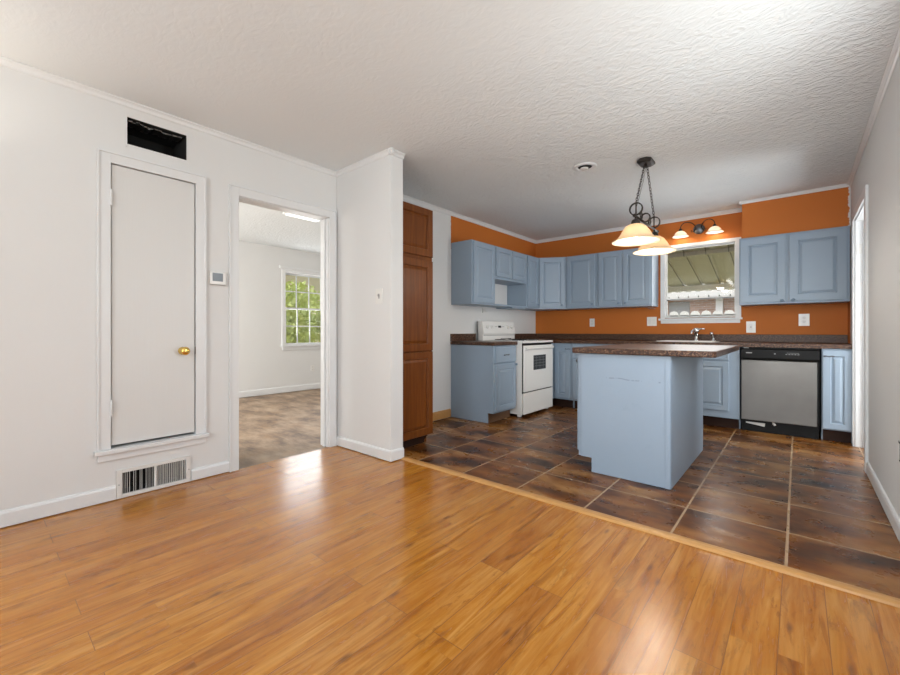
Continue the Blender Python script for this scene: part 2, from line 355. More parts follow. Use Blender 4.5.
st(bx('wall_soffit', 'orange_soffit', -.467, 5.48, 2.036, RXW, YB, CZ))
# bedroom beyond the cased opening
st(wall_cells('x', FX - .12, FX, -1, 5.2, -.06, 2.40, [(3.40, 4.34, .79, 2.0)]).build('wall_bedroom_far', 'wall'))
st(bx('wall_bedroom_right', 'wall', FX - .12, 5.2, -.06, LX - .12, 5.3, 2.40))
st(wall_cells('y', -1.1, -1, FX - .12, LX - .12, -.06, 2.40, [(-5.9, -4.1, .8, 2.1)]).build('wall_bedroom_left', 'wall'))
# furnace closet behind the small door
b = MB(); b.box(-3.85, .45, 0, -3.82, 1.08, CZ); b.box(-3.82, .45, 0, -3.27, .48, CZ); b.box(-3.82, 1.05, 0, -3.27, 1.08, CZ); b.box(-3.82, .48, 0, -3.27, 1.05, .01)
st(b.build('wall_closet', 'dark'))
# hall seen through the right doorway
st(bx('wall_hall', 'wall', 1.6, 3.9, -.06, 1.7, 5.4, CZ))
st(bx('wall_hall_near', 'wall', RXW + .12, 3.8, -.06, 1.7, 3.9, CZ)); st(bx('wall_hall_far', 'wall', RXW + .12, 5.4, -.06, 1.7, 5.5, CZ))
st(bx('ceiling_hall', 'ceil', RXW + .121, 3.8, CZ + .001, 1.7, 5.5, CZ + .08))

# crown trims
def crown(name, axis, a, b_, wallpos, sgn, z=CZ, s=.027):
    pts = [(0, 0), (s, 0), (s, -.008), (s * .72, -.012), (s * .5, -s * .72), (.010, -s * 1.2), (.004, -s * 1.4), (0, -s * 1.4)]
    o = MB().prism([(wallpos + sgn * p, z - .0005 + q) for p, q in pts], axis, a, b_).build(name, 'trim'); return st(o)
crown('trim_1', 'y', YN, 2.13, LX, 1); 
crown('trim_2', 'x', LX, -2.385, 2.13, -1); crown('trim_3', 'y', 2.10, 2.26, -2.42, 1)
crown('trim_4', 'y', 2.26, YB, LX, 1, s=.03); crown('trim_5', 'x', LX, -.467, YB, -1, s=.03)
crown('trim_6', 'x', -.49, RXW, 5.48, -1, s=.022); crown('trim_7', 'y', YN, 5.48, RXW, -1)
crown('trim_8', 'y', 5.46, YB, -.467, -1, s=.022)
# baseboards
def base(name, axis, a, b_, wallpos, sgn, h=.09, m='trim'):
    pts = [(0, .007), (.014, .007), (.014, h - .016), (.009, h - .004), (0, h)]
    return st(MB().prism([(wallpos + sgn * p, q) for p, q in pts], axis, a, b_).build(name, m))
base('baseboard_left', 'y', YN, .572, LX, 1); base('baseboard_left_inner', 'y', .975, 1.222, LX, 1, .082)
base('baseboard_partition', 'x', LX + .02, -2.4205, 2.13, -1); base('baseboard_partition_end', 'y', 2.1155, 2.258, -2.42, 1)
base('baseboard_right', 'y', YN, 4.165, RXW, -1); base('baseboard_right_far', 'y', 5.14, 5.19, RXW, -1, .05)
base('baseboard_kitchen_left', 'y', 2.745, 3.70, LX, 1, .10, 'oak')
base('baseboard_bedroom_far', 'y', -1, 5.2, FX, 1, .10)
st(MB().prism([(2.222, .001), (2.290, .001), (2.283, .009), (2.265, .013), (2.245, .013), (2.229, .009)], 'x', -2.404, RXW - .016).build('trim_threshold', 'oak'))

# cased opening to the bedroom (left wall)
b = MB()
for y0, y1 in ((1.222, 1.284), (2.05, 2.112)): b.box(LX, y0, 0, LX + .017, y1, 2.082)
b.box(LX, 1.284, 2.02, LX + .017, 2.05, 2.082)
b.box(LX, 1.218, 0, LX + .024, 1.228, 2.09); b.box(LX, 2.106, 0, LX + .024, 2.116, 2.09); b.box(LX, 1.228, 2.08, LX + .024, 2.106, 2.09)
b.box(LX - .12, 1.284, 0, LX, 1.29, 2.02); b.box(LX - .12, 2.044, 0, LX, 2.05, 2.02); b.box(LX - .12, 1.29, 2.014, LX, 2.044, 2.02)
b.box(LX - .075, 2.032, 0, LX - .04, 2.044, 2.014); b.box(LX - .075, 1.29, 0, LX - .04, 1.302, 2.014)
st(b.build('door_2', 'trim', bevel=.002), 'white cased doorway without a door, open to the bare bedroom')
# doorway in the right wall
b = MB()
for y0, y1 in ((4.175, 4.25), (5.08, 5.105)): b.box(RXW - .017, y0, 0, RXW, y1, 2.075)
b.box(RXW - .017, 4.25, 2.0, RXW, 5.08, 2.075)
b.box(RXW, 4.25, 0, RXW + .12, 4.258, 2.0); b.box(RXW, 5.072, 0, RXW + .12, 5.08, 2.0); b.box(RXW, 4.258, 1.992, RXW + .12, 5.072, 2.0)
b.box(RXW + .05, 5.06, 0, RXW + .085, 5.072, 1.984); b.box(RXW + .05, 4.258, 0, RXW + .085, 4.27, 1.984)
d3 = st(b.build('door_3', 'trim', bevel=.002), 'white cased doorway in the right wall beside the end cabinet')
bx('hinge_mortise', 'enamel2', RXW + .012, 5.069, 1.70, RXW + .045, 5.0725, 1.79, parent=d3)
bx('strike_plate', 'enamel2', RXW + .012, 5.069, .94, RXW + .045, 5.0725, 1.0, parent=d3)

# furnace closet door (left wall)
b = MB()
for y0, y1 in ((.488, .547), (1.003, 1.062)): b.box(LX, y0, .315, LX + .015, y1, 2.092)
b.box(LX, .547, 2.033, LX + .015, 1.003, 2.092)
b.box(LX, .484, .315, LX + .022, .494, 2.098); b.box(LX, 1.056, .315, LX + .022, 1.066, 2.098); b.box(LX, .494, 2.088, LX + .022, 1.056, 2.098)
b.box(LX, .547, .345, LX + .006, .5485, 2.033); b.box(LX - .08, .5455, .32, LX - .04, .552, 2.03); b.box(LX - .08, .998, .32, LX - .04, 1.0045, 2.03)
d1 = st(b.build('door_1', 'trim', bevel=.002), 'narrow flat white closet door raised above the floor grille')
b = MB(); b.box(LX, .470, .290, LX + .040, 1.078, .314); b.box(LX, .486, .245, LX + .016, 1.062, .289)
b.build('sill', 'trim', d1, .003)
bx('door_slab', 'door', LX - .036, .5525, .332, LX - .001, .9985, 2.029, parent=d1, bevel=.002)
k = MB().lathe([(.0, -.04), (.026, -.04), (.026, -.036), (.012, -.03), (.010, -.006), (.02, .0), (.027, .01), (.028, .02), (.022, .031), (.01, .035), (0, .035)][1:-1], (LX + .041, .925, .89), 20, RY(PI / 2))
k.build('door_knob', 'brass', d1, smooth=True)
MB().lathe([(.004, 0), (.008, .002), (.008, .005), (.003, .0055)], (LX + .074, .925, .89), 12, RY(PI / 2)).build('lock_button', 'brass', d1)
for z in (1.823, .56): 
    h = MB().box(LX + .001, .536, z - .045, LX + .018, .552, z + .045); h.tube([(LX + .019, .549, z - .048), (LX + .019, .549, z + .048)], .005); h.build('hinge', 'trim', d1)
bx('latch_plate', 'pewter', LX - .001, .9995, .865, LX + .003, 1.002, .915, parent=d1)

# open duct hole above the door with foil lining
duct = st(MB().box(LX - .30, .60, 2.06, LX - .29, .98, 2.36).build('wall_duct_back', 'dark'))
b = MB(); b.box(LX - .28, .6285, 2.1785, LX - .002, .6295, 2.3445); b.box(LX - .28, .9485, 2.1785, LX - .002, .9495, 2.3445); b.box(LX - .28, .6285, 2.3435, LX - .002, .9495, 2.3445); b.box(LX - .28, .6285, 2.1785, LX - .002, .9495, 2.1795)
st(b.build('wall_hole_shade', 'dark'))  # near-black sheets added as painted shade inside the hole
b = MB()
for i in range(15):
    y = .640 + i * .0195; z = 2.334 - random.random() * .012
    b.box(LX - .10 - random.random() * .02, y, z - .008 * random.random(), LX - .012 - random.random() * .03, y + .018, z + .004)
tag(b.build('torn_duct_liner', 'foil'), 'torn silver foil liner inside the open black wall hole above the closet door', 'duct liner')
b = MB(); b.box(LX - .118, .601, .023, LX - .114, .944, .157); b.box(LX - .114, .601, .023, LX - .012, .944, .024); b.box(LX - .114, .601, .156, LX - .012, .944, .157); b.box(LX - .114, .601, .024, LX - .012, .602, .156); b.box(LX - .114, .943, .024, LX - .012, .944, .156)
st(b.build('wall_return_shade', 'dark'))  # near-black lining, shade put into the grille cavity as colour
bb = MB(); bb.box(LX + .0005, .622, 2.16, LX + .003, .628, 2.35); bb.box(LX + .0005, .95, 2.19, LX + .003, .957, 2.35)
bb.build('trim_duct', 'trim')['kind'] = 'structure'

# floor return grille
t = thing('return_grille', 'white floor level return air grille with bent vertical slats below the closet door', 'grille', (LX, .773, 0))
b = MB(); Y0, Y1, Z0, Z1 = -.199, .199, .004, .178
b.box(.001, Y0, Z0, .012, Y0 + .028, Z1); b.box(.001, Y1 - .028, Z0, .012, Y1, Z1); b.box(.001, Y0 + .028, Z0, .012, Y1 - .028, Z0 + .022); b.box(.001, Y0 + .028, Z1 - .022, .012, Y1 - .028, Z1)
b.box(.001, -.006, Z0 + .022, .011, .006, Z1 - .022)
b.build('frame', 'enamel2', t, .002)
b = MB()
n = 32
for i in range(n):
    y = Y0 + .034 + i * (.398 - .068) / (n - 1)
    if i in (4, 7, 10): continue
    a = R(-34 if i > 15 else -4) + random.uniform(-.10, .10)
    if i == n - 2: a = R(8)
    mx = Matrix.Translation((-.004, y + random.uniform(-.001, .001), 0)) @ Matrix.Rotation(a, 4, 'Z')
    b.box(-.007, -.0008, Z0 + .018, .007, .0008, Z1 - .018, mx)
b.build('slats', 'enamel2', t)
for sy_ in (Y0 + .012, Y1 - .012): MB().tube([(.0125, sy_, .088), (.016, sy_, .088)], .003).build('screw', 'pewter', t)

# ---------------------------------------------------------------- windows
def plate_win(): pass
b = MB(); X0, X1, Z0, Z1 = -1.30, -.555, 1.190, 2.068; y = YB
b.box(X0 - .048, y - .018, Z0 - .01, X0, y, Z1 + .040); b.box(X1, y - .018, Z0 - .01, X1 + .056, y, Z1 + .040); b.box(X0, y - .018, Z1, X1, y, Z1 + .040)
b.box(X0 - .068, y - .034, Z0 - .032, X1 + .068, y, Z0 - .008); b.box(X0 - .045, y - .016, Z0 - .072, X1 + .045, y, Z0 - .033)
b.box(X0, y, Z0, X0 + .003, y + .12, Z1); b.box(X1 - .003, y, Z0, X1, y + .12, Z1); b.box(X0, y, Z0 - .008, X1, y + .12, Z0 + .002); b.box(X0, y, Z1 - .003, X1, y + .12, Z1)
w1 = st(b.build('window_1', 'trim', bevel=.002), 'kitchen window over the sink facing the patio roof')
b = MB(); f = .010; XA, XB = X0 + .004, X1 - .004
b.box(XA, y + .05, Z0 + .003, XA + f, y + .08, Z1 - .004); b.box(XB - f, y + .05, Z0 + .003, XB, y + .08, Z1 - .004)
b.box(XA + f, y + .05, Z0 + .003, XB - f, y + .08, Z0 + .018); b.box(XA + f, y + .05, Z1 - .014, XB - f, y + .08, Z1 - .004)
b.box(XA + f, y + .045, 1.424, XB - f, y + .08, 1.442)
b.build('sash', 'extwhite', w1)
bx('gasket', 'black', XA + f, y + .046, 1.417, XB - f, y + .079, 1.4235, parent=w1)
bx('pane', 'glass', XA + f, y + .063, Z0 + .019, XB - f, y + .066, Z1 - .015, parent=w1)

b = MB(); y0, y1, Z0, Z1 = 3.40, 4.34, .79, 2.0; x = FX
b.box(x, y0 - .06, Z0, x + .018, y0, Z1 + .06); b.box(x, y1, Z0, x + .018, y1 + .06, Z1 + .06); b.box(x, y0, Z1, x + .018, y1, Z1 + .06)
b.box(x, y0 - .10, Z1 + .06, x + .03, y1 + .10, Z1 + .10); b.box(x, y0 - .075, Z0 - .03, x + .045, y1 + .075, Z0 - .001); b.box(x, y0 - .05, Z0 - .085, x + .016, y1 + .05, Z0 - .031)
w2 = st(b.build('window_2', 'trim', bevel=.002), 'bedroom window with grid panes seen through the doorway')
b = MB(); f = .03
for (za, zb, dx) in ((Z0, 1.42, 0), (1.39, Z1, -.03)):
    xa, xb = x - .05 + dx, x - .02 + dx
    b.box(xa, y0, za, xb, y0 + f, zb); b.box(xa, y1 - f, za, xb, y1, zb); b.box(xa, y0 + f, za, xb, y1 - f, za + f); b.box(xa, y0 + f, zb - f, xb, y1 - f, zb)
    for i in range(1, 4): b.box(xa + .01, y0 + i * .235 - .009, za + f, xb - .008, y0 + i * .235 + .009, zb - f)
    zm = (za + zb) / 2; b.box(xa + .011, y0 + f, zm - .009, xb - .009, y1 - f, zm + .009)
b.build('sash', 'trim', w2)
b = MB(); b.box(x - .037, y0 + f, Z0 + f, x - .035, y1 - f, 1.39); b.box(x - .067, y0 + f, 1.42, x - .065, y1 - f, Z1 - f); b.build('pane', 'glass', w2)

# unseen windows added in the rear, right and left walls for the fill lights
b = MB(); b.box(-1.31, YN, .72, -1.25, YN + .018, 2.24); b.box(.21, YN, .72, .27, YN + .018, 2.24); b.box(-1.25, YN, 2.18, .21, YN + .018, 2.24); b.box(-1.31, YN, .69, .27, YN + .04, .72)
st(b.build('window_added_rear', 'trim'))
b = MB(); b.box(RXW - .018, 1.19, .82, RXW, 1.25, 2.18); b.box(RXW - .018, 2.45, .82, RXW, 2.51, 2.18); b.box(RXW - .018, 1.25, 2.12, RXW, 2.45, 2.18); b.box(RXW - .035, 1.19, .79, RXW, 2.51, .82)
st(b.build('window_added_side', 'trim'))
b = MB(); b.box(LX, -2.1, .72, LX + .018, -2.05, 2.2); b.box(LX, -.75, .72, LX + .018, -.70, 2.2); b.box(LX, -2.05, 2.15, LX + .018, -.75, 2.2); b.box(LX, -2.1, .69, LX + .035, -.70, .72)
st(b.build('window_added_left', 'trim'))

# ---------------------------------------------------------------- cabinets
def door_mb(x0, x1, z0, z1, yf=-.001, t=.019, s=.052, raised=True):
    """raised panel door, front towards local -y"""
    prof = [(0, 0), (0, -(t - .003)), (.003, -t)]
    if raised: prof += [(s, -t), (s + .005, -(t - .010)), (s + .010, -(t - .010)), (s + .030, -(t - .001)), (s + .034, -(t - .0005))]
    else: prof += [(.014, -t), (.018, -(t - .004))]
    b = MB(); rings = []
    for i, d in prof: rings.append([(x0 + i, yf + d, z0 + i), (x1 - i, yf + d, z0 + i), (x1 - i, yf + d, z1 - i), (x0 + i, yf + d, z1 - i)])
    return b.rings(rings)
def knob_mb(x, z, y=-.020, s=1):
    return MB().lathe([(.006 * s, 0), (.006 * s, .010 * s), (.013 * s, .014 * s), (.016 * s, .020 * s), (.012 * s, .026 * s), (.003 * s, .028 * s)], (x, y, z), 14, RX(PI / 2))
def pull_mb(x, z, y=-.020, w=.09):
    b = MB(); h = w / 2
    b.tube([(x - h, y, z), (x - h, y - .014, z + .001), (x - h * .75, y - .024, z + .006), (x, y - .026, z - .002), (x + h * .75, y - .024, z + .006), (x + h, y - .014, z + .001), (x + h, y, z)], .0042, 8)
    b.lathe([(.008, 0), (.008, .003)], (x - h, y, z), 10, RX(PI / 2)); b.lathe([(.008, 0), (.008, .003)], (x + h, y, z), 10, RX(PI / 2)); return b
def cabinet(label, loc, rz, w, d, h, doors=(), drawers=(), toe=False, m='blue', knobm='bluemetal', cat='cabinet', group=None, body=None, hollow=False, name='wall_cabinet', s=.052):
    t = thing(name, label, cat, loc, rz, group)
    b = MB()
    if body: b.prism(body, 'z', 0, h)
    elif hollow:
        for a_, c_ in ((.0008, .018), (w - .018, w - .0008)): b.prism([(0, .114), (0, h), (d, h), (d, .002), (.075, .002), (.075, .114)], 'x', a_, c_)
        b.box(.018, 0, .114, w - .018, .018, h); b.box(.018, .018, .114, w - .018, d, .13); b.box(.018, d - .01, .13, w - .018, d, h); b.box(.018, .075, .002, w - .018, .09, .114)
    elif toe: b.prism([(0, .114), (0, h), (d, h), (d, .002), (.075, .002), (.075, .114)], 'x', .0008, w - .0008)
    else: b.box(.0008, 0, 0, w - .0008, d, h)
    b.build('body', m, t, .0015)
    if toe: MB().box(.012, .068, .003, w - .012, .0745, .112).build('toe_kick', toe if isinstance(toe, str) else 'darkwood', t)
    for q in doors:
        x0, x1, z0, z1 = q[:4]
        ss = min(s, (x1 - x0) * .27)
        dd = door_mb(x0, x1, z0, z1, s=ss).build('door', m, t)
        if len(q) > 4 and q[4]:
            kx, kz, kind = q[4]
            (knob_mb(kx, kz) if kind == 'k' else pull_mb(kx, kz, w=.06)).build('knob' if kind == 'k' else 'handle', knobm if kind == 'k' else 'pewter', dd, smooth=True)
    for q in drawers:
        x0, x1, z0, z1 = q[:4]
        dd = door_mb(x0, x1, z0, z1, raised=False).build('drawer', m, t)
        if len(q) > 4 and q[4]: pull_mb(q[4][0], q[4][1], w=.085).build('handle', 'pewter', dd, smooth=True)
    return t
RL = PI / 2          # rotation for units on the left wall, facing +x
UT = 2.072; UB = 1.335; UH = UT - UB
# uppers, left wall (front plane x=-2.84)
cabinet('tall single-door blue upper cabinet at the free end of the left wall run', (-2.84, 3.718, UB), RL, .461, .308, UH, [(.022, .445, .02, UH - .018)])
hb = 1.668
ct = cabinet('short two-door blue upper cabinet with open shelf below, above the white stove', (-2.84, 4.181, hb), RL, .765, .308, UT - hb, [(.02, .378, .03, UT - hb - .018), (.39, .748, .03, UT - hb - .018)], s=.045)
MB().box(.001, .0, 1.338 - hb, .764, .27, 1.358 - hb).build('shelf', 'blue', ct, .001)
MB().box(.42, .01, 1.322 - hb, .764, .26, 1.337 - hb).build('shelf_cleat', 'blue', ct, .001)
cabinet('narrow tall blue upper cabinet between the stove and the diagonal corner unit', (-2.84, 4.948, UB), RL, .335, .308, UH, [(.02, .318, .02, UH - .018, (.28, .06, 'k'))])
# diagonal corner
L = math.hypot(.34, .186); ca, sa = .34 / L, .186 / L; c45 = lambda X, Y: ((X + 2.84) * ca + (Y - 5.285) * sa, -(X + 2.84) * sa + (Y - 5.285) * ca)
cabinet('diagonal blue corner upper cabinet under the orange wall', (-2.84, 5.285, UB), math.atan2(sa, ca), L, .3, UH, [(.02, L - .02, .02, UH - .018, (L - .06, .05, 'k'))],
        body=[c45(-2.84, 5.285), c45(-2.501, 5.471), c45(-2.501, 5.778), c45(-3.148, 5.778), c45(-3.148, 5.285)])
# back wall left run, front y=5.471
cabinet('wide single-door blue upper cabinet right of the diagonal corner unit', (-2.50, 5.471, UB), 0, .452, .307, UH, [(.022, .415, .02, UH - .018, (.385, .05, 'k'))])
cabinet('two-door blue upper cabinet just left of the kitchen window', (-2.047, 5.471, UB), 0, .672, .307, UH, [(.015, .310, .02, UH - .018, (.28, .05, 'k')), (.333, .652, .02, UH - .018, (.36, .05, 'k'))])
# right uppers
cabinet('two-door blue upper cabinet at the right end under the soffit', (-.492, 5.471, 1.308), 0, .872, .307, .726, [(.012, .398, .02, .708, (.365, .03, 'k')), (.422, .852, .02, .708, (.455, .03, 'k'))], s=.07)
# small cup hook under the cabinet left of window
b = MB(); b.tube([(-1.45, 5.60, 1.335), (-1.45, 5.60, 1.312), (-1.436, 5.60, 1.300), (-1.42, 5.60, 1.305), (-1.416, 5.60, 1.314)], .003); b.tube([(-1.405, 5.60, 1.335), (-1.405, 5.60, 1.310), (-1.39, 5.60, 1.298), (-1.376, 5.60, 1.305), (-1.372, 5.60, 1.313)], .003)
b.lathe([(.01, 0), (.01, .003)], (-1.45, 5.6, 1.3315)); b.lathe([(.01, 0), (.01, .003)], (-1.405, 5.6, 1.3315))
tag(b.build('cup_hooks', 'chrome', smooth=True), 'small chrome double hook under the blue upper cabinet beside the window', 'hook')

# base cabinets
BT = .860
cabinet('blue base cabinet with one drawer and door left of the white stove', (-2.54, 3.712, 0), RL, .462, .608, BT, [(.03, .448, .135, .648, (.425, .635, 'k'))], [(.03, .448, .668, .845, (.235, .752))], toe='oakdark', name='base_cabinet')
cabinet('blue corner base cabinet with one door just right of the stove', (-3.148, 5.12, 0), 0, .886, .658, BT, [(.655, .868, .135, .80, (.84, .785, 'p'))], toe=True, name='base_cabinet')
MB().box(.001, -.162, .114, .63, -.002, BT).build('corner_filler', 'blue', [o for o in C.objects if o.name.startswith('base_cabinet') and o.type == 'EMPTY'][-1])
cabinet('blue base cabinet behind the kitchen island left of the sink cabinet', (-2.26, 5.12, 0), 0, .86, .658, BT, [(.02, .42, .135, .648, (.39, .62, 'k')), (.44, .84, .135, .648, (.47, .62, 'k'))], [(.02, .42, .668, .845, (.22, .76)), (.44, .84, .668, .845, (.64, .76))], toe=True, name='base_cabinet')
cabinet('blue sink base cabinet left of the dishwasher partly behind the island', (-1.40, 5.12, 0), 0, .945, .658, BT, [(.02, .44, .19, .70, (.42, .66, 'k')), (.45, .853, .19, .70)], [(.02, .853, .72, .83)], toe=True, hollow=True, name='base_cabinet')
cabinet('narrow blue base cabinet with one door right of the dishwasher', (.166, 5.12, 0), 0, .214, .658, BT, [(.008, .205, .125, .845, (.05, .79, 'p'))], toe=True, name='base_cabinet')

# pantry (cherry)
t = thing('pantry_cabinet', 'tall cherry stained wooden pantry cabinet behind the white partition', 'cabinet', (-2.55, 2.263, 0), RL)
b = MB(); b.prism([(0, .09), (0, 2.125), (.597, 2.125), (.597, .002), (.07, .002), (.07, .09)], 'x', 0, .478); b.build('body', 'cherry', t, .002)
for z0, z1 in ((.092, .838), (.846, 1.652), (1.69, 2.118)): door_mb(.012, .470, z0, z1, s=.06).build('door', 'cherry', t)
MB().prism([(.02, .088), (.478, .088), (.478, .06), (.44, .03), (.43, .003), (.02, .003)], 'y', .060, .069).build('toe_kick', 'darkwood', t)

# countertops
def slab(b, x0, y0, x1, y1, z0=.862, z1=.900): b.box(x0, y0, z0, x1, y1, z1)
b = MB(); slab(b, LX + .001, 3.702, -2.515, 4.186); o = b.build('countertop', 'counter', bevel=.006)
tag(o, 'short brown speckled countertop on the base cabinet left of the stove', 'countertop')
bb = MB().box(LX + .001, 3.702, .901, LX + .021, 4.186, .990).build('backsplash', 'counter', o, .003)
b = MB(); y0 = 5.095; yb = YB - .001
slab(b, LX + .001, 4.956, -2.505, y0); slab(b, LX + .001, y0, -1.25, yb); slab(b, -.70, y0, RXW - .001, yb); slab(b, -1.25, y0, -.70, 5.20); slab(b, -1.25, 5.60, -.70, yb)
bmesh.ops.remove_doubles(b.bm, verts=b.bm.verts, dist=1e-5)
o = b.build('countertop', 'counter')
tag(o, 'long brown speckled countertop along the orange back wall with the sink', 'countertop')
b = MB(); b.box(LX + .001, 4.956, .901, LX + .021, yb, .984); b.box(LX + .022, yb - .02, .901, RXW - .001, yb, .984); b.build('backsplash', 'counter', o, .003)

# sink and faucet
t = thing('kitchen_sink', 'shallow light drop-in sink in the back countertop under the window', 'sink', (-.975, 5.40, .901))
b = MB(); rings = []
def rr(hx, hy, z, r=.05, n=5):
    out = []
    for cx, cy, a0 in ((hx - r, hy - r, 0), (-hx + r, hy - r, 90), (-hx + r, -hy + r, 180), (hx - r, -hy + r, 270)):
        for i in range(n): a = R(a0 + 90 * i / (n - 1)); out.append((cx + r * math.cos(a), cy + r * math.sin(a), z))
    return out
b.rings([rr(.295, .215, .001), rr(.293, .213, .007), rr(.268, .170, .008), rr(.262, .165, -.004), rr(.25, .155, -.16), rr(.02, .02, -.165, .019)], cap0=False)
b.build('basin', 'enamel', t, smooth=False)
t = thing('kitchen_faucet', 'chrome kitchen faucet with a rounded white-looking handle behind the sink', 'faucet', (-.93, 5.655, .901))
MB().lathe([(.032, .0015), (.032, .012), (.022, .02), (.019, .06), (.023, .085), (.02, .1)]).build('base', 'chrome', t, smooth=True)
MB().tube([(0, -.01, .06), (.0, -.04, .09), (-.01, -.11, .125), (-.015, -.17, .125), (-.017, -.19, .105), (-.017, -.19, .09)], [.014, .013, .012, .012, .012, .011], 12).build('spout', 'chrome', t, smooth=True)
MB().lathe([(.012, .1), (.028, .106), (.036, .125), (.034, .145), (.02, .158), (.004, .161)], n=20).tube([(.02, -.01, .14), (.06, -.03, .148), (.095, -.045, .146)], [.012, .010, .008], 10).build('handle', 'chrome', t, smooth=True)
t = thing('side_sprayer', 'short chrome side sprayer right of the kitchen faucet', 'sprayer', (-.755, 5.645, .901))
MB().lathe([(.026, .0015), (.024, .012), (.015, .018), (.013, .03)]).build('collar', 'chrome', t, smooth=True)
MB().tube([(0, 0, .031), (0, 0, .055), (-.004, -.006, .080), (-.014, -.02, .095), (-.024, -.034, .095)], [.011, .013, .015, .017, .013], 12).build('nozzle', 'chrome', t, smooth=True)
t = thing('sink_stopper', 'small dark round sink hole cover on the countertop rim at right', 'stopper', (-.645, 5.66, .901))
MB().lathe([(.028, .0015), (.026, .006), (.01, .008), (.008, .014), (.003, .015)]).build('cover', 'iron', t, smooth=True)

# ---------------------------------------------------------------- island
t = thing('kitchen_island', 'large dusty blue kitchen island standing on the brown tile floor', 'island', (-1.24, 4.10, 0), -PI / 2)
# local x -> world -y ; local y -> world +x
b = MB(); b.prism([(0, .104), (0, .860), (.615, .860), (.615, .002), (.10, .002), (.10, .104)], 'x', .0, 1.17); b.build('body', 'blue', t, .0015)
b = MB(); b.prism([(.022, .104), (.022, .860), (.612, .860), (.612, .002), (.10, .002), (.10, .104)], 'x', 1.1705, 1.178); b.box(1.178, .585, .002, 1.182, .615, .860); b.box(1.1705, .612, .002, 1.1745, .6165, .860)
b.build('end_panel', 'scuffed', t, .001)
MB().box(.02, .6165, .002, 1.17, .6185, .860).build('back_panel', 'blue', t)
for x0 in (.02, .60):
    dd = door_mb(x0, x0 + .55, .135, .648).build('door', 'blue', t); knob_mb(x0 + (.50 if x0 < .1 else .05), .62).build('knob', 'bluemetal', dd, smooth=True)
    dd = door_mb(x0, x0 + .55, .668, .845, raised=False).build('drawer', 'blue', t); knob_mb(x0 + .50, .80).build('knob', 'pewter', dd, smooth=True)
P = [(-1.27, 2.88), (-.395, 2.88), (-.372, 2.903), (-.372, 4.167), (-.395, 4.19), (-1.27, 4.19)]
b = MB().prism(P, 'z', .8615, .901)
tag(b.build('countertop', 'counter', bevel=.008, seg=3), 'brown speckled island countertop with a wide overhang on its right side', 'countertop')

# ---------------------------------------------------------------- stove
t = thing('kitchen_stove', 'white free-standing electric range between two base cabinets', 'stove', (-2.44, 4.190, 0), RL); t.scale = (1, 1, .991)
W = .760
b = MB(); b.box(.002, .028, .035, W - .002, .675, .885); b.box(.02, .06, .003, .06, .1, .035); b.box(W - .06, .06, .003, W - .02, .1, .035); b.box(.02, .6, .003, .06, .64, .035); b.box(W - .06, .6, .003, W - .02, .64, .035)
b.build('body', 'enamel', t, .004)
MB().box(.0, .004, .886, W, .655, .912).build('cooktop', 'enamel', t, .006)
for cx, cy, r in ((.2, .17, .10), (.56, .17, .075), (.2, .45, .075), (.56, .45, .10)):
    b = MB(); n = 56; pts = []
    for i in range(n): a = i / n * 2 * PI * 3.5; rad = r * (1 - .75 * i / n); pts.append((cx + rad * math.cos(a), cy + rad * math.sin(a), .922))
    b.tube(pts, .0045, 6); o = b.build('burner', 'iron', t, smooth=True)
    MB().lathe([(r + .018, .9125), (r + .016, .917), (r + .004, .9135), (.02, .9135)], (cx, cy, 0), 24).build('drip_pan', 'chrome', o, smooth=True)
b = MB(); b.box(.020, .0, .305, W - .012, .022, .858); od = b.build('oven_door', 'enamel', t, .006)
b = MB(); b.prism([(-.001, .800), (-.024, .812), (-.030, .826), (-.026, .838), (-.001, .842)], 'x', .03, W - .03); b.build('door_handle', 'enamel', od, .004)
b = MB(); b.box(.235, -.002, .555, .550, -.0003, .735); wn = b.build('oven_window', 'winblack', od)
b = MB()
for i in range(4): b.box(.255, -.0035, .60 + i * .035, .53, -.0022, .604 + i * .035)
for i in range(3): b.box(.30 + i * .09, -.0035, .565, .304 + i * .09, -.0022, .725)
b.build('rack_lines', 'ovenglass', od)
bx('door_gap', 'black', .010, .0225, .283, W - .010, .0275, .884, parent=t)
b = MB(); b.box(.014, .0, .04, W - .012, .022, .292); dr = b.build('storage_drawer', 'enamel', t, .006)
bx('grip_groove', 'grey', .06, .0005, .245, W - .06, .0018, .252, parent=dr)
# back console
b = MB(); b.prism([(.582, .913), (.582, .985), (.565, 1.0), (.598, 1.160), (.660, 1.160), (.660, .913)], 'x', .0, W); con = b.build('control_panel', 'enamel', t, .005)
def on_con(zz): return .565 + (zz - 1.0) * .033 / .155
for i, cx in enumerate((.09, .19, .57, .67)):
    mx = RX(PI / 2 - .21); MB().lathe([(.026, 0), (.025, .006), (.018, .010), (.016, .022), (.004, .023)], (cx, on_con(1.085) - .001, 1.085), 18, mx).build('control_knob', 'enamel2', con, smooth=True)
    MB().box(-.0015, -.0245, -.014, .0015, -.0235, .014).build('pointer', 'grey', con, loc=(cx, on_con(1.085), 1.085))
MB().box(.345, -.0012, -.014, .415, .0, .014, Matrix.Rotation(-.21, 4, 'X')).build('clock_display', 'black', con, loc=(0, on_con(1.09) - .0005, 1.09))
for bx0 in (.27, .43): MB().box(bx0, -.0012, -.004, bx0 + .058, 0, .004, Matrix.Rotation(-.21, 4, 'X')).build('button_row', 'grey', con, loc=(0, on_con(1.09) - .0005, 1.09))
bx('vent_slot', 'black', .4, .5795, .925, .66, .5818, .932, parent=con); bx('console_groove', 'grey', .012, .5795, .972, W - .012, .5818, .982, parent=con)

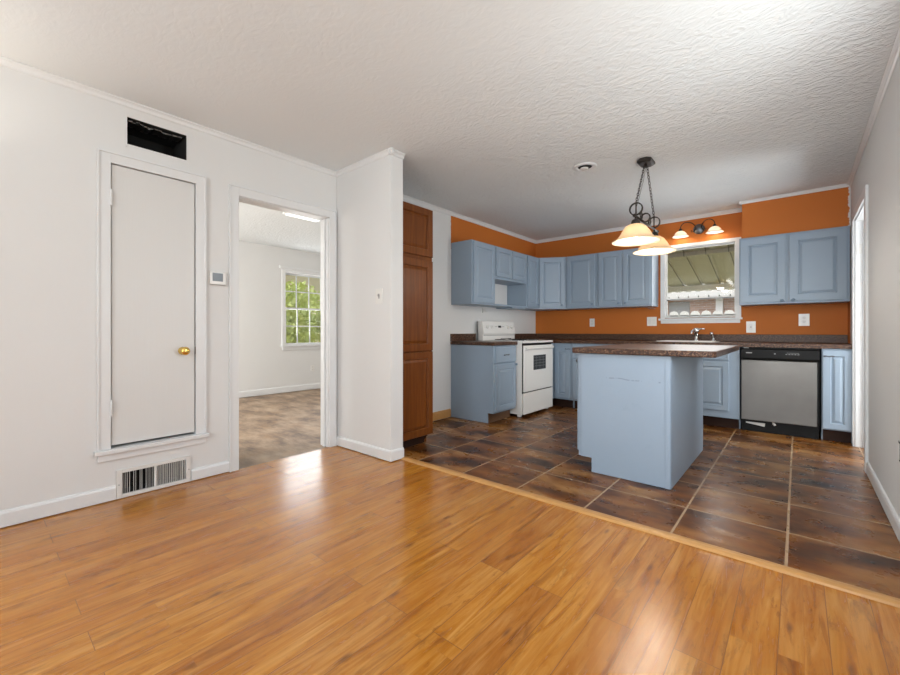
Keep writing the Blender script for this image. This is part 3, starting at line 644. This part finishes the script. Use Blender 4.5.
# ---------------------------------------------------------------- dishwasher
t = thing('dishwasher', 'stainless steel dishwasher with a black control strip under the back countertop', 'dishwasher', (-.452, 5.12, 0)); t.scale = (1, 1, .993)
W = .61
MB().box(.004, .03, .10, W - .004, .60, .866).build('tub', 'black', t)
MB().box(.010, -.012, .128, W - .022, .028, .735).build('door_panel', 'steel', t, .004)
b = MB(); b.prism([(-.012, .742), (-.020, .760), (-.020, .842), (-.01, .852), (.028, .852), (.028, .742)], 'x', .006, W - .006); cp = b.build('control_strip', 'black', t, .002)
bx('brand_mark', 'grey', .05, -.0212, .805, .10, -.0203, .815, parent=cp)
bx('button_mark', 'grey', .275, -.0212, .80, .285, -.0203, .81, parent=cp)
for i in range(5): bx('button_mark', 'grey', .36 + i * .022, -.0212, .80, .374 + i * .022, -.0203, .804, parent=cp)
bx('button_mark', 'grey', .37, -.0212, .815, .46, -.0203, .817, parent=cp)
MB().box(.01, .055, .004, W - .01, .07, .098).build('toe_panel', 'black', t)
MB().box(.045, .0, -.004, .20, .002, .03, Matrix.Rotation(.14, 4, 'Y')).build('hanging_insulation', 'enamel2', t, loc=(0, .04, .095))
MB().tube([(.262, .03, .125), (.27, .026, .105), (.282, .024, .09)], [.006, .012, .010], 8).build('torn_tab', 'enamel2', t, smooth=True)
bx('top_bracket', 'foil', .03, .0, .853, .07, .02, .862, parent=t)

# ---------------------------------------------------------------- plates
def plate(name, label, cat, loc, rz, w=.072, h=.116, kind='outlet', group=None):
    t = thing(name, label, cat, loc, rz, group)
    MB().box(-w / 2, -.006, -h / 2, w / 2, -.0005, h / 2).build('cover_plate', 'enamel', t, .002)
    if kind == 'outlet':
        for z in (-.021, .021):
            o = MB().lathe([(.017, 0), (.017, .002), (.015, .003)], (0, -.006, z), 16, RX(PI / 2)).build('receptacle', 'enamel2', t)
            b = MB(); b.box(-.008, -.0099, z - .003, -.0055, -.0091, z + .006); b.box(.0055, -.0099, z - .003, .008, -.0091, z + .006); b.box(-.002, -.0099, z - .01, .002, -.0091, z - .006); b.build('slots', 'grey', o)
    if kind == 'switch':
        MB().box(-.006, -.016, -.002, .006, -.0069, .016).build('toggle', 'grey', t, .001); MB().box(-.008, -.0068, -.020, .009, -.0061, .020).build('slot', 'grey', t)
    if kind == 'double':
        for x in (-.024, .024): MB().box(x - .017, -.009, -.034, x + .017, -.0062, .034).build('rocker', 'enamel2', t, .001)
    if kind == 'gfci':
        MB().box(-.017, -.009, -.034, .017, -.0062, .034).build('receptacle', 'enamel2', t, .001); MB().box(-.005, -.0105, -.008, .005, -.0092, .008).build('button', 'grey', t)
    return t
plate('wall_outlet', 'small white outlet on the orange wall below the wide corner upper cabinets', 'outlet', (-2.245, YB, 1.143), 0)
plate('switch_plate', 'square white double switch plate on the orange wall just left of the kitchen window', 'switch', (-1.455, YB, 1.148), 0, .118, .118, 'double')
plate('switch_plate', 'white single plate low on the orange wall right of the kitchen window', 'switch', (-.409, YB, 1.068), 0, .088, .13, 'gfci')
plate('wall_outlet', 'white outlet on the orange wall above the dishwasher', 'outlet', (.049, YB, 1.142), 0, .09, .13)
plate('light_switch', 'white light switch on the partition wall beside the pantry', 'switch', (-2.558, 2.13, 1.302), 0, .085, .122, 'switch')
plate('wall_outlet', 'white outlet low on the bedroom wall below the grid window', 'outlet', (FX, 3.90, .371), RL)
# right wall torn wall plate
t = thing('wall_outlet', 'broken wall outlet opening low on the right white wall at frame edge', 'outlet', (RXW, 2.992, .425), -PI / 2)
MB().prism([(-.020, -.045), (.022, -.05), (.024, .0), (.016, .02), (.018, .045), (-.02, .05)], 'y', -.002, -.0005).build('opening', 'dark', t); MB().box(-.016, -.006, -.04, .014, -.0021, .040).build('receptacle', 'enamel2', t, .002)
# thermostat
t = thing('thermostat', 'square white thermostat with grey screen between closet door and bedroom doorway', 'thermostat', (LX, 1.140, 1.396), RL)
MB().box(-.062, -.006, -.052, .062, -.0005, .052).build('back_plate', 'enamel2', t, .003); MB().box(-.052, -.026, -.044, .052, -.0062, .044).build('housing', 'enamel', t, .004)
MB().box(-.038, -.0272, -.022, .030, -.0262, .036).build('screen', 'pewter', t); MB().box(-.05, -.020, -.047, .05, -.008, -.0442).build('lower_lip', 'grey', t)
# wire stub under the open shelf
b = MB(); b.box(LX + .001, 4.34, 1.262, LX + .02, 4.40, 1.322); b.tube([(LX + .02, 4.37, 1.30), (LX + .05, 4.38, 1.27), (LX + .06, 4.375, 1.29), (LX + .045, 4.37, 1.305)], .004)
tag(b.build('junction_box', 'enamel2'), 'small pale junction box with a wire stub on the wall below the open shelf', 'junction box')

# ---------------------------------------------------------------- ceiling things
t = thing('recessed_light', 'unlit recessed ceiling light with white trim ring and dark tilted opening', 'ceiling light', (-1.40, 3.44, CZ))
MB().lathe([(.098, -.0005), (.098, -.004), (.088, -.009), (.066, -.010), (.060, -.004), (.058, -.0015)], n=32, caps=False).build('trim_ring', 'trim', t, smooth=True)
MB().lathe([(.0585, -.0008), (.0585, -.0016), (.002, -.0016), (.002, -.0008)], n=32).build('opening', 'black', t)
b = MB(); b.lathe([(.034, 0), (.036, -.003), (.030, -.008), (.014, -.010), (.003, -.011)], (.0, .0, 0), 28); b.build('lamp', 'enamel', t, smooth=True, loc=(-.014, .020, -.003))
t = thing('ceiling_fixture', 'white flush ceiling light in the bedroom beyond the doorway', 'ceiling light', (-4.25, 2.58, 2.40))
MB().box(-.32, -.22, -.012, .32, .22, -.001).build('housing', 'enamel', t); MB().box(-.30, -.20, -.03, .30, .20, -.0125).build('diffuser', 'diffuser', t, .01)
# unseen ceiling light added behind the camera for fill
t = thing('ceiling_fixture', 'added round ceiling light for fill, unseen behind the viewpoint', 'ceiling light', (-1.4, -.9, CZ))
MB().lathe([(.17, -.001), (.17, -.02), (.15, -.03)], n=32).build('rim', 'trim', t); MB().lathe([(.15, -.031), (.14, -.06), (.10, -.085), (.04, -.097), (.004, -.098)], n=32).build('diffuser', 'diffuser', t, smooth=True)
light('added_ceiling_fill', 'POINT', (-1.4, -.9, CZ - .22), (0, 0, 0), 8, (1, .97, .93), rad=.14)

# wall sconce left, just outside the frame
t = thing('wall_sconce', 'wall sconce high on the left white wall at frame edge', 'wall light', (LX, -.26, 1.82))
MB().lathe([(.05, .0008), (.05, .012), (.03, .02)], mx=RY(PI / 2)).build('canopy', 'iron', t, smooth=True)
MB().tube([(.02, 0, 0), (.07, 0, -.02), (.10, 0, .0), (.10, 0, .03)], .007).build('arm', 'iron', t, smooth=True)
MB().lathe([(.02, .03), (.05, .05), (.07, .09), (.08, .12), (.077, .12), (.066, .09), (.046, .054), (.02, .034)], (.10, 0, 0), 24, caps=False).build('shade', 'opal', t, smooth=True)
light('wall_sconce_lamp', 'POINT', (LX + .10, -.26, 1.91), (0, 0, 0), 6, (1, .92, .8), rad=.03)

# ---------------------------------------------------------------- pendant chandelier
PX, PY0, PY1, PZ = -.95, 3.316, 3.852, 1.905
PM = (PY0 + PY1) / 2
t = thing('island_pendant', 'bronze two-shade pendant chandelier with amber glass shades over the island', 'pendant light', (PX, PM, CZ))
def oct_(hx, hy, c, z): return [(hx - c, -hy, z), (hx, -hy + c, z), (hx, hy - c, z), (hx - c, hy, z), (-hx + c, hy, z), (-hx, hy - c, z), (-hx, -hy + c, z), (-hx + c, -hy, z)]
b = MB(); b.rings([oct_(.050, .085, .028, -.001), oct_(.056, .092, .03, -.006), oct_(.056, .092, .03, -.024), oct_(.040, .072, .025, -.034)])
can = b.build('canopy', 'iron', t, .002, loc=(-.012, .06, 0))
MB().lathe([(.008, -.034), (.010, -.045), (.004, -.052)]).build('canopy_finial', 'iron', can, smooth=True)
zb = PZ - CZ; hs = (PY1 - PY0) / 2
def chain(p0, p1, n):
    b = MB(); p0, p1 = Vector(p0), Vector(p1); d = (p1 - p0); L_ = d.length; d.normalize(); s1 = d.orthogonal().normalized(); s2 = d.cross(s1)
    for i in range(n):
        c = p0 + d * (L_ * (i + .5) / n); s = s1 if i % 2 else s2; hl = L_ / n * .66
        pts = []
        for j in range(10): a = 2 * PI * j / 10; pts.append(c + d * math.cos(a) * hl + s * math.sin(a) * .0085)
        b.tube(pts, .0026, 5, closed=True)
    return b
cy = hs - .01
for sg in (-1, 1): chain((-.012, .06 + sg * .035, -.040), (0, sg * cy, zb + .105), 17).build('chain', 'iron', t, smooth=True)
MB().tube([(-.004, .04, -.04), (.004, -.07, -.2), (.004, -.18, -.36), (.004, -cy + .005, zb + .08)], .0018, 6).build('cord', 'iron', t, smooth=True)
b = MB(); b.tube([(0, -hs - .02, zb), (0, hs + .09, zb)], .0085, 8); b.lathe([(.004, -.012), (.013, -.004), (.013, .004), (.004, .012)], (0, -hs - .03, zb), 12, RX(PI / 2)); b.lathe([(.004, -.012), (.013, -.004), (.013, .004), (.004, .012)], (0, hs + .10, zb), 12, RX(PI / 2))
b.build('bar', 'iron', t, smooth=True)
for yy in (-cy, 0, cy):
    b = MB()
    rr_ = .046 if yy else .034
    for dx in (-.008, .008):
        pts = [(rr_ * math.cos(2 * PI * j / 22), yy + dx, zb + .012 + rr_ + rr_ * math.sin(2 * PI * j / 22)) for j in range(22)]
        b.tube(pts, .0042, 6, closed=True)
    if yy: b.tube([(0, yy, zb), (0, yy, zb + .108)], .006, 6)
    b.build('scroll_ring', 'iron', t, smooth=True)
for sg in (-1, 1):
    pts = []
    for j in range(26):
        u = j / 25; a = u * 3.6 * PI; r_ = .012 + .030 * (1 - u); pts.append((0, sg * (.12 + r_ * math.cos(a)), zb + .035 + r_ * math.sin(a) * .8))
    MB().tube(pts, .0035, 6).build('spiral_scroll', 'iron', t, smooth=True)
for sg in (-1, 1):
    yy = sg * hs
    MB().tube([(0, yy, zb), (0, yy, zb - .03)], .008, 8).lathe([(.008, -.020), (.026, -.03), (.032, -.046), (.035, -.068), (.03, -.07)], (0, yy, zb), 20).build('socket_cup', 'iron', t, smooth=True)
    out = [(.028, -.060), (.050, -.066), (.075, -.084), (.098, -.115), (.116, -.148), (.136, -.172), (.158, -.186), (.172, -.193)]
    inn = [(r - .003, z - .004) for r, z in out][::-1]
    sh = MB().lathe([(r, z) for r, z in out] + [(.171, -.198)] + inn, (0, yy, zb), 40, caps=False).build('shade', 'amber', t, smooth=True)
    MB().lathe([(.012, -.07), (.014, -.095), (.028, -.12), (.030, -.14), (.020, -.162), (.003, -.17)], (0, yy, zb), 16).build('bulb', 'bulb', sh, smooth=True)
    light('pendant_lamp', 'POINT', (PX, PM + yy, PZ - .17), (0, 0, 0), 13, (1, .90, .76), rad=.05)

# vanity style sconce above the window
t = thing('vanity_light', 'bronze two-arm wall light with white glass shades above the kitchen window', 'wall light', (-.922, YB, 2.268))
MB().lathe([(.062, .0008), (.062, .008), (.052, .014), (.030, .022), (.012, .026)], (0, 0, 0), 28, RX(PI / 2)).build('back_plate', 'pewter', t, smooth=True)
for sg in (-1, 1):
    ar = MB()
    pts = []
    for j in range(15):
        u = j / 14; a = PI * .98 * u; pts.append((sg * (.03 + .075 * (1 - math.cos(a))), -.02 - .10 * min(1, u * 1.6), .01 + .072 * math.sin(a) + (.0 if u < .9 else -.004)))
    a0 = MB().tube(pts, .005, 7); a0.tube([(sg * .03, -.02, .01), (sg * .055, -.035, -.028), (sg * .075, -.04, -.03), (sg * .08, -.04, -.014), (sg * .066, -.04, -.008)], .004, 6)
    a0.build('arm', 'iron', t, smooth=True)
    cx = sg * .178
    MB().lathe([(.006, .012), (.014, .006), (.022, -.008), (.024, -.02)], (cx, -.12, 0), 16).build('socket_cup', 'iron', t, smooth=True)
    out = [(.022, -.018), (.042, -.026), (.060, -.046), (.072, -.068), (.078, -.078), (.092, -.088)]
    sh = MB().lathe(out + [(r - .003, z - .003) for r, z in out][::-1], (cx, -.12, 0), 32, caps=False).build('shade', 'opal', t, smooth=True)
    MB().lathe([(.01, -.022), (.018, -.038), (.02, -.055), (.004, -.07)], (cx, -.12, 0), 14).build('bulb', 'bulbw', sh, smooth=True)
    light('vanity_lamp', 'POINT', (-.922 + cx, YB - .12, 2.268 - .095), (0, 0, 0), 1.3, (1, .88, .72), rad=.03)

# ---------------------------------------------------------------- outdoors
st(bx('ground', 'ground', -40, -20, -.6, 30, 40, -.45))
# patio roof behind the kitchen
t = thing('patio_cover', 'sloping ribbed metal patio cover seen through the kitchen window', 'patio cover', (-1.2, 5.95, 0))
b = MB(); pts = []
x = -3.2; prof = []
while x < 3.2:
    prof += [(x, 0), (x + .02, .02), (x + .045, .02), (x + .065, 0)]; x += .30
A = [b.bm.verts.new((px, .0, 2.66 + pz)) for px, pz in prof]; Bv = [b.bm.verts.new((px, 3.1, 1.90 + pz)) for px, pz in prof]
A2 = [b.bm.verts.new((px, .0, 2.672 + pz)) for px, pz in prof]; B2 = [b.bm.verts.new((px, 3.1, 1.912 + pz)) for px, pz in prof]
for i in range(len(prof) - 1): b.bm.faces.new((A[i], A[i + 1], Bv[i + 1], Bv[i])); b.bm.faces.new((A2[i], B2[i], B2[i + 1], A2[i + 1]))
b.build('roof_sheet', 'corr', t)
MB().box(-3.2, .02, 2.10, 3.3, .14, 2.34).build('eave_board', 'darkwood', t)
MB().box(-3.2, 1.50, 2.225, 3.3, 1.56, 2.285).build('purlin', 'corr', t)
MB().box(-3.2, 3.05, 1.80, 3.3, 3.13, 1.895).build('gutter_beam', 'extwhite', t)
for px in (-2.6, 2.4): MB().box(px - .04, 3.05, -.45, px + .04, 3.13, 1.80).build('post', 'extwhite', t)
# neighbour building
t = thing('neighbor_house', 'pale brick house beyond the patio with a white scalloped eave', 'house', (-1.2, 15, -.45))
MB().box(-7, 0, 0, 7, 4, 2.50).build('wall', 'brickext', t)
MB().prism([(-.5, 2.60), (-.5, 2.66), (2.0, 3.7), (4.5, 2.66), (4.5, 2.60)], 'x', -7.3, 7.3).build('roof', 'roofgrn', t)
b = MB(); x = -7.2
while x < 7.2:
    b.lathe([(.13, 0), (.13, .04)], (x, -.5, 2.58), 14, RX(PI / 2)); x += .27
b.box(-7.3, -.53, 2.56, 7.3, -.505, 2.68); b.build('scalloped_fascia', 'extwhite', t)
MB().box(-2.05, -.03, 1.5, -1.45, -.001, 2.42).build('louvered_window', 'grey', t)
MB().box(-.72, -.2, 0, -.54, -.05, 2.52).build('porch_post', 'extwhite', t)
b = MB(); x = -4
while x < 4:
    b.lathe([(.12, 0), (.12, .04)], (x, 0, 1.93), 12, RX(PI / 2)); x += .27
b.box(-4, -.04, 0, 4, 0, 1.93)
tag(b.build('white_fence', 'extwhite', loc=(-1.2, 13.4, -.45)), 'white scalloped-top fence in front of the brick house outside', 'fence')
# bedroom side greenery
def tree(label, loc, h, r, n, trunk=.06):
    t = thing('leafy_tree', label, 'tree', loc, 0, 'trees outside the bedroom window')
    MB().tube([(0, 0, 0), (.05, .03, h * .4), (0, .05, h * .8)], [trunk, trunk * .8, trunk * .4], 8).build('trunk', 'bark', t)
    b = MB()
    for i in range(n):
        a = random.uniform(0, 2 * PI); u = random.uniform(-1, 1); q = random.random() ** .4
        c = Vector((math.cos(a) * math.sqrt(1 - u * u) * r * q, math.sin(a) * math.sqrt(1 - u * u) * r * q, h * .62 + u * h * .42 * q))
        s = random.uniform(.05, .11); e = Vector((random.uniform(-1, 1), random.uniform(-1, 1), random.uniform(-1, 1))).normalized(); f = e.orthogonal().normalized()
        b.bm.faces.new([b.bm.verts.new(c + e * s), b.bm.verts.new(c + f * s * .5), b.bm.verts.new(c - e * s), b.bm.verts.new(c - f * s * .5)])
    b.build('foliage', 'leaf', t)
tree('low leafy tree outside the bedroom window, nearest the left sash edge', (-9.6, 4.9, -.45), 2.6, .8, 3000)
tree('leafy tree outside the bedroom window behind the right panes', (-9.4, 6.65, -.45), 2.7, .8, 3000)
tree('farther leafy tree outside the bedroom window between two others', (-12.2, 6.6, -.45), 3.0, 1.2, 3000)
t = thing('cream_house', 'sunlit cream house beyond the trees outside the bedroom window', 'house', (-16.5, 9, -.45))
MB().box(-1, -5, 0, 1, 5, 4.2).build('wall', 'cream', t); MB().prism([(-1.4, 4.2), (1.4, 4.2), (0, 5.2)], 'y', -5.3, 5.3).build('roof', 'roofgrn', t)
